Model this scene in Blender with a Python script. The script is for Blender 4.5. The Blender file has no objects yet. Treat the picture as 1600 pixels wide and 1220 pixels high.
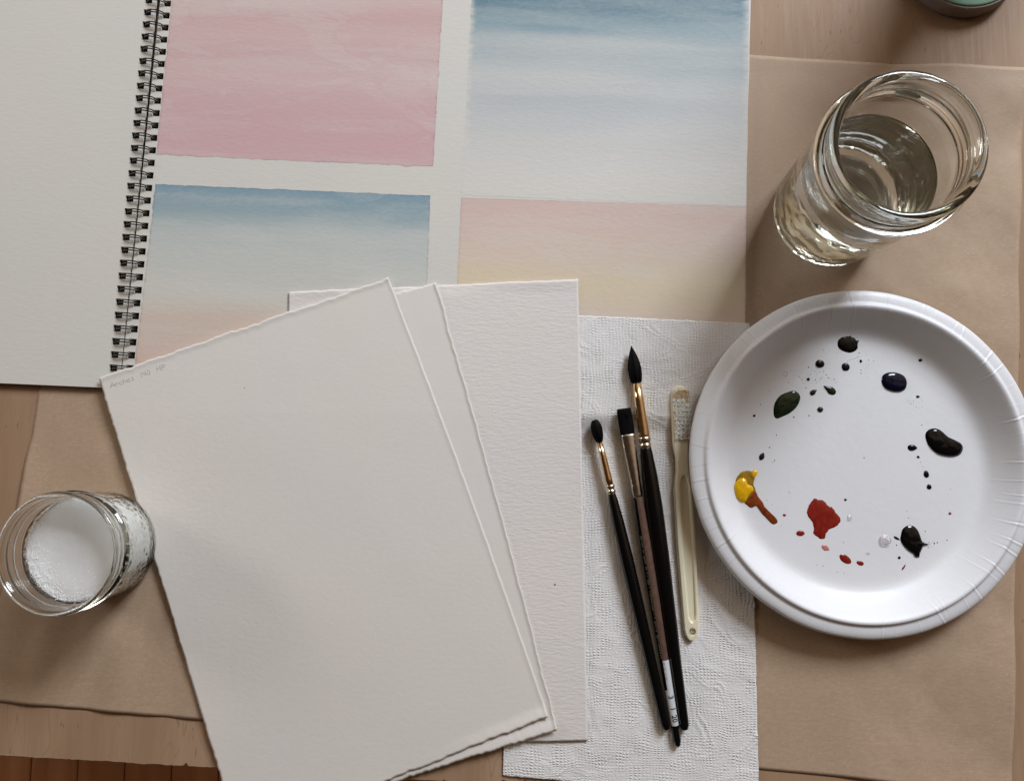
import bpy, bmesh, math, random
from mathutils import Vector, Matrix, Quaternion, noise as mn
sc = bpy.context.scene
C = sc.collection
random.seed(7)
PI = math.pi
mm = 0.001

# ------------------------------------------------------------------ camera
F, HC, NAD = 1155.0, 0.5, (830.0, 720.0)
dn = Vector(((NAD[0]-800)/F, -(NAD[1]-610)/F, -1.0)).normalized()
QC = dn.rotation_difference(Vector((0, 0, -1)))
cam = bpy.data.cameras.new('camera'); co = bpy.data.objects.new('camera', cam); C.objects.link(co)
co.location = (0, 0, HC); co.rotation_mode = 'QUATERNION'; co.rotation_quaternion = QC
cam.sensor_width = 36; cam.lens = 36*F/1600; cam.clip_start = 0.02; cam.clip_end = 30
sc.camera = co

def P(x, y, z=0.0):
    """point of the place at height z that the photograph shows at pixel x, y"""
    d = QC @ Vector(((x-800)/F, -(y-610)/F, -1.0))
    return Vector((0, 0, HC)) + d*((z-HC)/d.z)

# ------------------------------------------------------------------ world and lamps
w = bpy.data.worlds.new('World'); sc.world = w; w.use_nodes = True
nt = w.node_tree; bg = nt.nodes['Background']
tc = nt.nodes.new('ShaderNodeTexCoord')
dp = nt.nodes.new('ShaderNodeVectorMath'); dp.operation = 'DOT_PRODUCT'; dp.inputs[1].default_value = (0.45, 0.70, 0.555)
nt.links.new(tc.outputs['Generated'], dp.inputs[0])
rp = nt.nodes.new('ShaderNodeValToRGB'); nt.links.new(dp.outputs['Value'], rp.inputs[0])
rp.color_ramp.elements[0].position = 0.05; rp.color_ramp.elements[0].color = (0.055, 0.034, 0.020, 1)
rp.color_ramp.elements[1].position = 1.0; rp.color_ramp.elements[1].color = (1.05, 0.98, 0.90, 1)
e_ = rp.color_ramp.elements.new(0.60); e_.color = (0.085, 0.054, 0.033, 1)
e_ = rp.color_ramp.elements.new(0.80); e_.color = (0.66, 0.46, 0.29, 1)
nt.links.new(rp.outputs[0], bg.inputs[0]); bg.inputs[1].default_value = 0.56

def area(name, pos, target, sx, sy, power, col):
    l = bpy.data.lights.new(name, 'AREA'); l.shape = 'RECTANGLE'; l.size = sx; l.size_y = sy
    l.energy = power; l.color = col
    o = bpy.data.objects.new(name, l); C.objects.link(o); o.location = pos
    o.rotation_euler = (Vector(target)-Vector(pos)).to_track_quat('-Z', 'Y').to_euler()
area('window_light', (0.95, 1.36, 1.08), (0.05, 0, 0), 0.56, 0.68, 32.5, (0.82, 0.90, 1.0))
area('side_window_light', (-1.75, 0.80, 0.72), (-0.1, 0, 0), 0.45, 0.55, 6.5, (0.98, 0.96, 0.92))
sc.view_settings.view_transform = 'Standard'; sc.view_settings.look = 'None'
sc.view_settings.exposure = 0.30; sc.view_settings.gamma = 1.0
sc.cycles.max_bounces = 24; sc.cycles.transmission_bounces = 20; sc.cycles.glossy_bounces = 10
sc.cycles.diffuse_bounces = 4
sc.cycles.caustics_refractive = True; sc.cycles.caustics_reflective = True
sc.cycles.blur_glossy = 0.4; sc.cycles.sample_clamp_indirect = 14.0
sc.cycles.use_denoising = True

# ------------------------------------------------------------------ materials
class G:
    def __init__(s, name, base=(.5, .5, .5), rough=.5, metal=0., spec=.5):
        s.m = bpy.data.materials.new(name); s.m.use_nodes = True; s.nt = s.m.node_tree
        s.b = s.nt.nodes['Principled BSDF']
        s.set('Base Color', base); s.set('Roughness', rough); s.set('Metallic', metal); s.set('Specular IOR Level', spec)
    def node(s, t, **k):
        n = s.nt.nodes.new(t)
        for a, v in k.items(): setattr(n, a, v)
        return n
    def put(s, inp, v):
        if hasattr(v, 'is_linked') or hasattr(v, 'links'): s.nt.links.new(v, inp)
        elif isinstance(v, (tuple, list)) and inp.type == 'RGBA' and len(v) == 3: inp.default_value = (*v, 1)
        else: inp.default_value = v
    def set(s, k, v): s.put(s.b.inputs[k], v)
    def coord(s, scale=(1, 1, 1), rot=0., kind='Object'):
        t = s.node('ShaderNodeTexCoord'); mp = s.node('ShaderNodeMapping')
        s.nt.links.new(t.outputs[kind], mp.inputs[0]); mp.inputs['Scale'].default_value = scale
        mp.inputs['Rotation'].default_value = (0, 0, rot)
        return mp.outputs[0]
    def noise(s, vec, scale=1., detail=3., rough=.5, dist=0.):
        n = s.node('ShaderNodeTexNoise'); s.put(n.inputs['Vector'], vec)
        n.inputs['Scale'].default_value = scale; n.inputs['Detail'].default_value = detail
        n.inputs['Roughness'].default_value = rough; n.inputs['Distortion'].default_value = dist
        return n.outputs['Fac']
    def math(s, op, a, b=0., c=0., clamp=False):
        n = s.node('ShaderNodeMath', operation=op, use_clamp=clamp)
        s.put(n.inputs[0], a); s.put(n.inputs[1], b); s.put(n.inputs[2], c); return n.outputs[0]
    def maprange(s, v, a, b, c=0., d=1., smooth=False):
        n = s.node('ShaderNodeMapRange'); n.interpolation_type = 'SMOOTHSTEP' if smooth else 'LINEAR'
        s.put(n.inputs[0], v)
        for i, q in enumerate((a, b, c, d)): s.put(n.inputs[i+1], q)
        return n.outputs[0]
    def mix(s, f, a, b, blend='MIX'):
        n = s.node('ShaderNodeMix', data_type='RGBA', blend_type=blend, clamp_factor=True)
        s.put(n.inputs[0], f); s.put(n.inputs[6], a); s.put(n.inputs[7], b); return n.outputs[2]
    def ramp(s, f, stops):
        n = s.node('ShaderNodeValToRGB'); s.put(n.inputs[0], f); e = n.color_ramp.elements
        while len(e) < len(stops): e.new(.5)
        for el, (p, c) in zip(e, stops): el.position = p; el.color = (*c, 1) if len(c) == 3 else c
        return n.outputs[0]
    def sep(s, v):
        n = s.node('ShaderNodeSeparateXYZ'); s.put(n.inputs[0], v); return n.outputs
    def bump(s, h, dist, strength=1., normal=None):
        n = s.node('ShaderNodeBump'); s.put(n.inputs['Height'], h); n.inputs['Distance'].default_value = dist
        n.inputs['Strength'].default_value = strength
        if normal is not None: s.nt.links.new(normal, n.inputs['Normal'])
        return n.outputs[0]
    def nrm(s, n): s.nt.links.new(n, s.b.inputs['Normal'])

def plain(name, base, rough=.5, metal=0., spec=.5, var=.12, vs=300., bd=0., bs=800.):
    g = G(name, base, rough, metal, spec)
    f = g.noise(g.coord(), vs, 4)
    g.set('Base Color', g.mix(g.maprange(f, .3, .7), tuple(c*(1-var) for c in base), tuple(min(1, c*(1+var)) for c in base)))
    g.set('Roughness', g.maprange(f, .2, .8, max(0, rough-.08), min(1, rough+.08)))
    if bd: g.nrm(g.bump(g.noise(g.coord(), bs, 5), bd))
    return g.m

PAPER = (.76, .715, .675)
def paper_tex(g, amp=.00012, sx=230, sy=520, rot=0.):
    """watercolour paper tooth"""
    v = g.coord((sx, sy, 300), rot)
    a = g.noise(v, 1., 4, .55, .35); b = g.noise(g.coord((900, 1300, 900), rot), 1., 2, .5)
    g.nrm(g.bump(g.math('ADD', a, g.math('MULTIPLY', b, .25)), amp))
    return a
def paper(name, base=PAPER, amp=.00012, sx=230, sy=520, rot=0.):
    g = G(name, base, .88, 0, .25)
    a = paper_tex(g, amp, sx, sy, rot)
    tone = g.noise(g.coord(), 9., 2)
    c = g.mix(g.maprange(tone, .3, .7), tuple(q*k for q, k in zip(base, (.975, .985, .995))), tuple(q*k for q, k in zip(base, (1.015, 1.0, .98))))
    c = g.mix(g.maprange(a, .35, .65, 0, .10), c, tuple(q*.86 for q in base))
    g.set('Base Color', c)
    return g.m
M = {}
M['page'] = paper('sketch_page', (.705, .675, .62), .00012, 200, 480, math.radians(3))
M['page_side'] = paper('page_stack', (.66, .62, .56), .00005)
M['sheet_hot'] = paper('hot_pressed_sheet', (.775, .73, .68), .00009, 260, 380)
M['sheet_mid'] = paper('rag_sheet', (.78, .735, .69), .00006, 200, 420, math.radians(-14))
M['sheet_cold'] = paper('cold_pressed_sheet', (.79, .735, .70), .00030, 190, 640)

def wood(name, c_dark, c_mid, c_light, rough=.42, sy=9.):
    g = G(name, c_mid, rough, 0, .22)
    v = g.coord((1, .10, 1))
    big = g.noise(v, 26., 4, .55, .6)
    fine = g.noise(g.coord((1, .035, 1)), 620., 5, .65)
    fig = g.noise(g.coord((1, .18, 1)), 38., 2, .5, 1.6)
    rings = g.math('PINGPONG', g.math('MULTIPLY', fig, 9.), .5)
    line = g.maprange(rings, .0, .07, 1., 0., True)
    tone = g.maprange(g.math('ADD', g.math('MULTIPLY', big, .8), g.math('MULTIPLY', fine, .2)), .33, .67)
    c = g.ramp(tone, [(0, c_dark), (.5, c_mid), (1, c_light)])
    c = g.mix(g.math('MULTIPLY', line, g.maprange(big, .42, .62, .0, .42)), c, tuple(q*.55 for q in c_dark))
    spk = g.noise(g.coord((1, .3, 1)), 420., 2)
    c = g.mix(g.maprange(spk, .70, .76, 0, .6), c, tuple(q*.4 for q in c_dark))
    g.set('Base Color', c)
    g.set('Roughness', g.maprange(fine, .3, .7, rough-.1, rough+.14))
    g.nrm(g.bump(fine, .00006))
    return g.m
M['wood'] = wood('maple_tabletop', (.32, .198, .118), (.37, .235, .145), (.42, .275, .178), .52)
M['edge'] = wood('tabletop_edge', (.40, .25, .16), (.46, .30, .20), (.55, .38, .27), .7)
M['floor'] = wood('red_brown_floorboard', (.34, .145, .06), (.44, .20, .09), (.52, .26, .13), .45)

g = G('kraft_paper', (.4, .3, .22), .62, 0, .35)
fib = g.noise(g.coord((260, 620, 300)), 1., 4, .6, .3); mott = g.noise(g.coord(), 22., 4, .6)
c = g.mix(g.maprange(fib, .3, .7), (.425, .298, .20), (.49, .352, .243))
c = g.mix(g.maprange(mott, .35, .7, 0, .35), c, (.39, .27, .18))
flk = g.noise(g.coord((500, 1500, 500)), 1., 1)
c = g.mix(g.maprange(flk, .64, .74, 0, .55), c, (.62, .47, .35))
g.set('Base Color', c); g.set('Roughness', g.maprange(fib, .3, .7, .5, .72))
g.nrm(g.bump(g.math('ADD', fib, g.math('MULTIPLY', mott, 2.)), .00006)); M['kraft'] = g.m

g = G('paper_towel', (.80, .78, .76), .95, 0, .15)
x, y, z_ = g.sep(g.coord((1, 1, 1), math.radians(1.5)))
wn = g.math('MULTIPLY', g.math('SUBTRACT', g.noise(g.coord(), 42., 3), .5), .0075)
wn2 = g.math('MULTIPLY', g.math('SUBTRACT', g.noise(g.coord((1, 1, 5)), 61., 3), .5), .0075)
sx = g.math('SINE', g.math('MULTIPLY', g.math('ADD', x, wn), 2*PI/.0023))
sy = g.math('SINE', g.math('MULTIPLY', g.math('ADD', y, wn2), 2*PI/.0017))
waf = g.math('MULTIPLY', g.math('ADD', sx, 1.), g.math('ADD', sy, 1.))
irr = g.noise(g.coord(), 700., 3); lo = g.noise(g.coord(), 110., 3)
hgt = g.math('ADD', g.math('MULTIPLY', waf, g.maprange(lo, .35, .65, .02, .40)), g.math('MULTIPLY', irr, 1.3))
g.nrm(g.bump(hgt, .00024)); g.set('Base Color', g.mix(g.maprange(waf, 0, 2.5, .18, 0.), (.81, .785, .765), (.69, .66, .635)))
M['towel'] = g.m

# watercolour washes: pigment colours over paper colour, u to the right, v upwards in the wash's own UV
def wash(name, stops, pap=(.705, .675, .62), streak=.035, fade=None, strength=.35, seed=0., edge=.5, bloom=1., amp=.00014):
    g = G(name, pap, .88, 0, .25)
    a = paper_tex(g, amp, 200, 480, math.radians(3))
    uvn = g.node('ShaderNodeUVMap'); uv = uvn.outputs[0]; u, v, _ = g.sep(uv)
    def n(su, sv, det=3, dist=0., off=0.):
        mp = g.node('ShaderNodeMapping'); g.nt.links.new(uv, mp.inputs[0])
        mp.inputs['Scale'].default_value = (su, sv, 1); mp.inputs['Location'].default_value = (seed+off, seed*1.7+off, 0)
        return g.noise(mp.outputs[0], 1., det, .55, dist)
    w1 = n(1.3, 3.2, 3, .4); w2 = n(1.6, 10., 3, .6, 3.); w3 = n(5., 40., 3, .6, 7.); w4 = n(26, 30, 2, 0, 5.)
    vw = g.math('ADD', v, g.math('MULTIPLY', g.math('SUBTRACT', w1, .5), streak*3))
    vw = g.math('ADD', vw, g.math('MULTIPLY', g.math('SUBTRACT', w2, .5), streak*1.6))
    col = g.ramp(vw, stops)
    w5 = n(.9, 7.5, 2, .5, 21.)
    dens = g.maprange(g.math('ADD', g.math('MULTIPLY', w5, .88), g.math('MULTIPLY', w3, .12)), .38, .66, 1.04, 1-strength*1.25, True)
    if fade: # (side, start, end): pigment thins out to bare paper
        for side, s0, s1 in fade:
            q = {'l': u, 'r': g.math('SUBTRACT', 1., u), 't': g.math('SUBTRACT', 1., v), 'b': v}[side]
            q = g.math('ADD', q, g.math('MULTIPLY', g.math('SUBTRACT', w3, .5), .05))
            q = g.math('ADD', q, g.math('MULTIPLY', g.math('SUBTRACT', w1, .5), s1*.6))
            dens = g.math('MULTIPLY', dens, g.maprange(q, s0, s1, 0., 1., True))
    # dry-brush gaps where the tooth stands proud, paint settling in its hollows
    dens = g.math('MULTIPLY', dens, g.maprange(a, .40, .68, 1.03, .93))
    bl = n(2.4, 4.5, 5, 1.2, 11.); blm = g.maprange(bl, .56, .60, 0., 1., True)      # backruns with a dried edge
    dens = g.math('MULTIPLY', dens, g.maprange(blm, 0, 1, 1., 1-.13*bloom))
    blr = g.math('MULTIPLY', g.maprange(bl, .535, .56, 0., 1., True), g.maprange(bl, .56, .585, 1., 0., True))
    gran = g.maprange(g.noise(g.coord((1500, 1500, 1500)), 1., 2), .3, .7, .94, 1.06)
    dens = g.math('MULTIPLY', g.math('ADD', dens, g.math('MULTIPLY', blr, .05*bloom)), gran)
    col = g.mix(dens, pap, col)
    du = g.math('MINIMUM', u, g.math('SUBTRACT', 1., u)); dv = g.math('MINIMUM', v, g.math('SUBTRACT', 1., v))
    d = g.math('MINIMUM', du, g.math('MULTIPLY', dv, 1.1))
    rim = g.math('MULTIPLY', g.math('MULTIPLY', dens, g.maprange(d, .002, .008, 1., 0., True)), g.maprange(w4, .42, .6, .1, edge))
    col = g.mix(rim, col, g.mix(.55, col, (.30, .24, .30), 'MULTIPLY'))
    g.set('Base Color', col)
    return g.m
M['pink'] = wash('pink_wash', [(0, (.645, .42, .43)), (.14, (.64, .41, .415)), (.30, (.645, .44, .435)), (.38, (.66, .48, .46)), (.48, (.63, .425, .415)), (.56, (.655, .475, .45)), (.64, (.625, .42, .405)), (.76, (.66, .51, .465)), (.83, (.65, .47, .44)), (1, (.65, .46, .43))], strength=.22, seed=2., streak=.05)
M['blue'] = wash('blue_wash', [(0, (.705, .675, .62)), (.12, (.68, .655, .615)), (.26, (.60, .595, .58)), (.40, (.51, .53, .535)), (.46, (.55, .56, .55)), (.55, (.42, .47, .485)), (.61, (.46, .495, .50)), (.68, (.26, .36, .40)), (.74, (.14, .25, .31)), (.80, (.10, .205, .275)), (1, (.08, .18, .25))],
                 strength=.22, bloom=.12, seed=5., fade=[('l', -.012, .022), ('r', -.02, .03), ('b', .03, .16)], edge=.15, streak=.028)
M['sunset'] = wash('blue_to_pink_wash', [(0, (0.677, 0.423, 0.386)), (0.16, (0.667, 0.489, 0.414)), (0.4, (0.667, 0.555, 0.469)), (0.5, (0.639, 0.620, 0.561)), (0.7, (0.573, 0.587, 0.552)), (0.8, (0.517, 0.550, 0.529)), (0.88, (0.338, 0.428, 0.451)), (1, (0.226, 0.343, 0.414))],
                   strength=.22, seed=9., streak=.03, edge=.6, fade=[('r', -.05, .012)])
M['peach'] = wash('peach_and_yellow_wash', [(0, (0.696, 0.558, 0.475)), (0.38, (0.714, 0.576, 0.475)), (0.48, (0.724, 0.603, 0.453)), (0.6, (0.733, 0.612, 0.440)), (0.72, (0.714, 0.567, 0.458)), (0.85, (0.696, 0.535, 0.466)), (1, (0.677, 0.513, 0.458))],
                  strength=.16, seed=13., streak=.04, edge=.35)

M['black'] = plain('dark_board', (.012, .012, .012), .8, 0, .2)  # cover board, coloured black for the shade deep in the page holes
M['wire'] = plain('bronze_wire', (.085, .07, .055), .36, .85)
M['lacquer'] = G('black_lacquer', (.0025, .0025, .003), .13, 0, .5).m
M['gold'] = plain('gold_ferrule', (.86, .62, .36), .16, 1., .5, .05)
M['silver'] = plain('nickel_ferrule', (.62, .58, .56), .2, 1., .5, .08)
M['nickel'] = plain('bright_crimp', (.9, .80, .66), .10, 1., .5, .04)
M['reflection'] = plain('painted_brown_reflection', (.16, .095, .07), .34, .3, .5, .15)  # brown reflection on the black lacquer, put into colour
M['sticker'] = plain('white_sticker', (.62, .63, .64), .5, 0, .4, .03)
M['ink'] = plain('black_print', (.02, .02, .025), .7)
M['giltprint'] = plain('gilt_print', (.42, .36, .26), .45, .5)
M['graphite'] = plain('pencil_graphite', (.17, .155, .155), .6)
g = G('brush_hair', (.003, .002, .002), .6, 0, .10)
g.nrm(g.bump(g.noise(g.coord((1, .06, 1)), 2600., 3), .00015)); M['hair'] = g.m
g = G('ivory_plastic', (.80, .76, .58), .32, 0, .5)
g.set('Subsurface Weight', .25); g.set('Subsurface Radius', (.004, .003, .002)); g.b.inputs['Subsurface Scale'].default_value = 1.
sp = g.noise(g.coord(), 260., 3); g.set('Base Color', g.mix(g.maprange(sp, .66, .74, 0, .25), (.84, .765, .565), (.55, .47, .31))); M['ivory'] = g.m
g = G('toothbrush_bristle', (.95, .94, .89), .5, 0, .4); M['bristle'] = g.m
g = G('stained_toothbrush_bristle', (.80, .62, .40), .5, 0, .4)
M['bristle_stain'] = g.m
g = G('coated_paper_plate', (.77, .762, .775), .42, 0, .5)
f = g.noise(g.coord(), 30., 3); g.set('Roughness', g.maprange(f, .3, .7, .36, .5)); g.nrm(g.bump(g.noise(g.coord(), 190., 3), .00012)); M['plate'] = g.m
def paint(name, c, rough=.06, var=None):
    g = G(name, c, rough, 0, .4)
    if var:
        f = g.noise(g.coord(), 150., 3, .6, .8); g.set('Base Color', g.mix(g.maprange(f, .40, .62), c, var))
    g.nrm(g.bump(g.noise(g.coord(), 170., 2), .00006))
    return g.m
M['p_black'] = paint('black_paint', (.0025, .0025, .003)); M['p_blue'] = paint('blue_black_paint', (.003, .003, .016), .06)
M['p_green'] = paint('dark_green_paint', (.006, .014, .007), .07, (.018, .032, .012)); M['p_red'] = paint('brick_red_paint', (.20, .013, .008), .09, (.25, .022, .013))
M['p_yellow'] = paint('yellow_paint', (.80, .44, .008), .10); M['p_brown'] = paint('red_brown_paint', (.12, .02, .007), .12, (.24, .05, .009))
M['p_ochre'] = paint('olive_ochre_paint', (.16, .11, .02), .12, (.35, .19, .012)); M['p_pink'] = paint('diluted_red_paint', (.52, .20, .16), .15)
g = G('clear_lavender_drop', (.93, .88, .95), .02, 0, .5); g.set('Transmission Weight', 1.); g.set('IOR', 1.36); M['p_clear'] = g.m

def glassm(name, col, ior, rough=0., dens=None):
    g = G(name, col, rough, 0, .5); g.set('Transmission Weight', 1.); g.set('IOR', ior)
    if dens:
        v = g.node('ShaderNodeVolumeAbsorption'); v.inputs[0].default_value = (*dens[0], 1); v.inputs[1].default_value = dens[1]
        out = [n for n in g.nt.nodes if n.type == 'OUTPUT_MATERIAL'][0]; g.nt.links.new(v.outputs[0], out.inputs['Volume'])
    return g.m
M['glass'] = glassm('jar_glass', (.985, .995, .985), 1.5, 0., ((.66, .66, .54), 24.))
M['water'] = glassm('faintly_tinted_water', (.985, .985, .955), 1.333, 0., ((.86, .80, .64), 2.5))
g = G('salt', (.93, .93, .92), .75, 0, .4)
f = g.noise(g.coord(), 2400., 2); g.nrm(g.bump(f, .00012))
g.set('Base Color', g.mix(g.maprange(g.noise(g.coord(), 55., 2), .55, .72, 0, .22), (.94, .94, .93), (.84, .81, .74))); M['salt'] = g.m
g = G('salt_grain', (.95, .95, .95), .3, 0, .5); M['grain'] = g.m
M['tin_side'] = plain('grey_brown_card', (.27, .22, .185), .6, 0, .4, .08)
M['tin_top'] = plain('soft_green_card', (.27, .46, .33), .65, 0, .4, .06, 90.)
M['speck'] = plain('brown_speck', (.26, .20, .17), .8); M['rspeck'] = plain('red_speck', (.45, .10, .07), .8)

# ------------------------------------------------------------------ helpers
def tag(o, label=None, cat=None, group=None, kind=None):
    if label: o['label'] = label
    if cat: o['category'] = cat
    if group: o['group'] = group
    if kind: o['kind'] = kind
    return o
def thing(name, label, cat, loc, group=None):
    o = bpy.data.objects.new(name, None); C.objects.link(o); o.location = loc; o.empty_display_size = .01
    o['org'] = list(loc); return tag(o, label, cat, group)
def obj(name, verts, faces, m, parent=None, origin=None, smooth=True, uv=None):
    org = Vector(parent['org']) if parent is not None else Vector(origin if origin is not None else (0, 0, 0))
    me = bpy.data.meshes.new(name)
    me.from_pydata([tuple(Vector(v)-org) for v in verts], [], faces); me.validate(); me.update()
    if smooth: me.polygons.foreach_set('use_smooth', [True]*len(me.polygons))
    if uv:
        l = me.uv_layers.new(name='UVMap')
        for lp in me.loops: l.data[lp.index].uv = uv[lp.vertex_index]
    me.materials.append(m)
    o = bpy.data.objects.new(name, me); C.objects.link(o)
    if parent is not None: o.parent = parent
    else: o.location = org
    o['org'] = list(org)
    return o
class MB:
    def __init__(s): s.v = []; s.f = []
    def add(s, v, f):
        n = len(s.v); s.v += [tuple(q) for q in v]; s.f += [tuple(i+n for i in q) for q in f]; return s
    def build(s, name, m, parent=None, origin=None, smooth=True): return obj(name, s.v, s.f, m, parent, origin, smooth)
def box(x0, x1, y0, y1, z0, z1):
    v = [(x, y, z) for z in (z0, z1) for y in (y0, y1) for x in (x0, x1)]
    return v, [(0, 2, 3, 1), (4, 5, 7, 6), (0, 1, 5, 4), (1, 3, 7, 5), (3, 2, 6, 7), (2, 0, 4, 6)]
def tube(pts, r, n=8):
    pts = [Vector(p) for p in pts]; rs = r if isinstance(r, (list, tuple)) else [r]*len(pts)
    v = []; f = []; up = Vector((0, 0, 1))
    for i, p in enumerate(pts):
        t = (pts[min(i+1, len(pts)-1)]-pts[max(i-1, 0)]).normalized()
        a = t.cross(up)
        if a.length < .1: a = t.cross(Vector((0, 1, 0)))
        a.normalize(); b = a.cross(t)
        for k in range(n):
            q = 2*PI*k/n; v.append(p+(a*math.cos(q)+b*math.sin(q))*rs[i])
    for i in range(len(pts)-1):
        for k in range(n):
            f.append((i*n+k, i*n+(k+1) % n, (i+1)*n+(k+1) % n, (i+1)*n+k))
    f.append(tuple(range(n-1, -1, -1))); f.append(tuple((len(pts)-1)*n+k for k in range(n)))
    return v, f
def smooth01(t): t = max(0., min(1., t)); return t*t*(3-2*t)
def fbm(x, y, z=0., oct=3):
    s = 0.; a = 1.
    for i in range(oct): s += a*mn.noise(Vector((x, y, z+i*7.3))); x *= 2.1; y *= 2.1; a *= .5
    return s
def lerp(a, b, t): return a+(b-a)*t
def interp(tab, t):
    if t <= tab[0][0]: return tab[0][1]
    for (a, x), (b, y) in zip(tab, tab[1:]):
        if t <= b: return x+(y-x)*(t-a)/(b-a) if b > a else y
    return tab[-1][1]

# ------------------------------------------------------------------ table and floor
e0 = P(-700, 1180-700*.058, 0); e1 = P(1, 1181, 0); e2 = P(345, 1201, 0)
ed = (e2-e1).normalized(); en = Vector((-ed.y, ed.x, 0))
T = thing('table', 'pale maple kitchen table with a chipped front edge that everything stands on', 'table', (0.05, .25, -.74))
front = []
L0, L1 = -.75, 1.05
n = 900
for i in range(n+1):
    s = L0+(L1-L0)*i/n
    d = .0006*fbm(s*60, 3.1)+.0004*fbm(s*400, 1.)
    c_ = fbm(s*90, 9.7)
    if c_ > .42: d += (c_-.42)*.012
    front.append(e1+ed*s+en*d)
back = [e1+ed*L1+en*.95, e1+ed*L0+en*.95]
def ring(zv, inset): return [p+en*inset+Vector((0, 0, zv)) for p in front]+[back[0]+Vector((0, 0, zv)), back[1]+Vector((0, 0, zv))]
r0, r1, r2 = ring(0, .0007), ring(-.0006, 0), ring(-.028, 0)
k = len(r0)
top = MB(); top.add(r0+[v.copy() for v in r2], [tuple(range(k)), tuple(range(2*k-1, k-1, -1))]); top.build('tabletop', M['wood'], T, smooth=False)
side = MB(); side.add(r0+r1+r2, [(i, i+k, (i+1) % k+k, (i+1) % k) for i in range(k)]+[(i+k, i+2*k, (i+1) % k+2*k, (i+1) % k+k) for i in range(k)])
side.build('edge_banding', M['edge'], T, smooth=False)
for a, b in ((.08, .08), (.08, .87), (1.72, .08), (1.72, .87)):
    c_ = e1+ed*(L0+a)+en*b; v = []
    for zz, hw in ((-.7395, .022), (-.028, .03)): v += [c_+ed*sx_*hw+en*sy_*hw+Vector((0, 0, zz)) for sx_, sy_ in ((-1, -1), (1, -1), (1, 1), (-1, 1))]
    obj('leg', v, [(3, 2, 1, 0), (4, 5, 6, 7), (0, 1, 5, 4), (1, 2, 6, 5), (2, 3, 7, 6), (3, 0, 4, 7)], M['edge'], T, smooth=False)
fl = bpy.data.objects.new('floor', None); C.objects.link(fl); fl['kind'] = 'structure'; fl['org'] = [0, 0, -.76]; fl.location = (0, 0, -.76)
v, f = box(-.038, .038, -1.6, 1.4, -.018, .0)
bm = bmesh.new(); bv = [bm.verts.new(q) for q in v]; [bm.faces.new([bv[i] for i in q]) for q in f]
bmesh.ops.bevel(bm, geom=bm.edges[:], offset=.002, segments=1, affect='EDGES'); fm = bpy.data.meshes.new('floorboard'); bm.to_mesh(fm); bm.free(); fm.materials.append(M['floor'])
for i in range(38):
    o = bpy.data.objects.new('floorboard', fm); C.objects.link(o); o.parent = fl; o.location = (-1.4+i*.0775, (i*.37) % .3, .02+random.uniform(-.0004, .0004))

# ------------------------------------------------------------------ kraft paper
def quadgrid(cs, nu, nv, zf, edges=None, thick=.0001):
    """closed thin sheet from four corners TL TR BR BL; edges(side,t)->outward offset in metres"""
    TL, TR, BR, BL = cs; vt = []; uvs = []
    U = (TR-TL).normalized(); V = (TL-BL).normalized()
    for j in range(nv+1):
        for i in range(nu+1):
            u, v = i/nu, j/nv      # v: 0 top
            p = lerp(lerp(TL, TR, u), lerp(BL, BR, u), v)
            if edges:
                p = p+U*(edges('r', v)*u**6-edges('l', v)*(1-u)**6)+V*(edges('t', u)*(1-v)**6-edges('b', u)*v**6)
            p = Vector((p.x, p.y, 0)); p.z = zf(p.x, p.y, u, v)
            vt.append(p); uvs.append((u, 1-v))
    W = nu+1; N = len(vt); f = []
    for j in range(nv):
        for i in range(nu): a = j*W+i; f.append((a, a+W, a+W+1, a+1))
    vb = [p-Vector((0, 0, thick)) for p in vt]
    f += [tuple(q+N for q in reversed(t)) for t in f]
    b = [i for i in range(W)]+[j*W+nu for j in range(1, nv+1)]+[nv*W+i for i in range(nu-1, -1, -1)]+[j*W for j in range(nv-1, 0, -1)]
    for a, c_ in zip(b, b[1:]+b[:1]): f.append((a, c_, c_+N, a+N))
    return vt+vb, f, uvs+uvs

kc = [P(130, 18), P(1595, 115), P(1580, 1237), P(-30, 1093)]
jar_c = P(1421, 226, .1125); jar_c.z = 0
salt_c = P(91, 864, .055); salt_c.z = 0
plate_c = P(1350, 721, .016); plate_c.z = 0
fold_a, fold_b = P(75, 1000), P(150, 960)
def kz(x, y, u, v):
    z = .00035+.0002*fbm(x*9, y*9, 2.)
    q = P(60, 1030)
    # soft pleats in the free lower-left part and a lifted top right corner
    wl = smooth01((-.17-x)/.10)*smooth01((.03-y)/.06)
    dj = math.hypot(x-salt_c.x, y-salt_c.y); wl *= smooth01((dj-.038)/.03)
    z += wl*(.0012+.0012*math.sin((x+.12*y)*105+1.)+.0006*math.sin((x-.25*y)*230))*(.45+.55*smooth01((1-v)/.10))
    wr = smooth01((x-.19)/.05)*smooth01((math.hypot(x-plate_c.x, y-plate_c.y)-.1)/.02)
    z += wr*(.0012+.0009*math.sin(y*55+x*30)+.0009*fbm(x*30,y*22,9.))
    tr = smooth01((x-.250)/.05)*smooth01((y-.21)/.05); z += tr*.006
    e = min(v, 1-v); z += .00035*smooth01((.03-e)/.03)*(.5+.5*math.sin(u*11+v*9))
    return max(z, .0002)
def kedge(s, t):
    if s == 'l': return -.0085*math.sin(PI*min(1, max(0, (t-.25)/.7)))*1.0+.0009*fbm(t*14, 5.)
    if s == 'r': return .0006*fbm(t*9, 2.)
    return .0004*fbm(t*4, 1.)
v, f, uv = quadgrid(kc, 260, 200, kz, kedge, .0001)
tag(obj('kraft_paper', v, f, M['kraft'], origin=(0.02, 0, 0)), 'large sheet of brown kraft paper spread over the table top', 'paper sheet')

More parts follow.
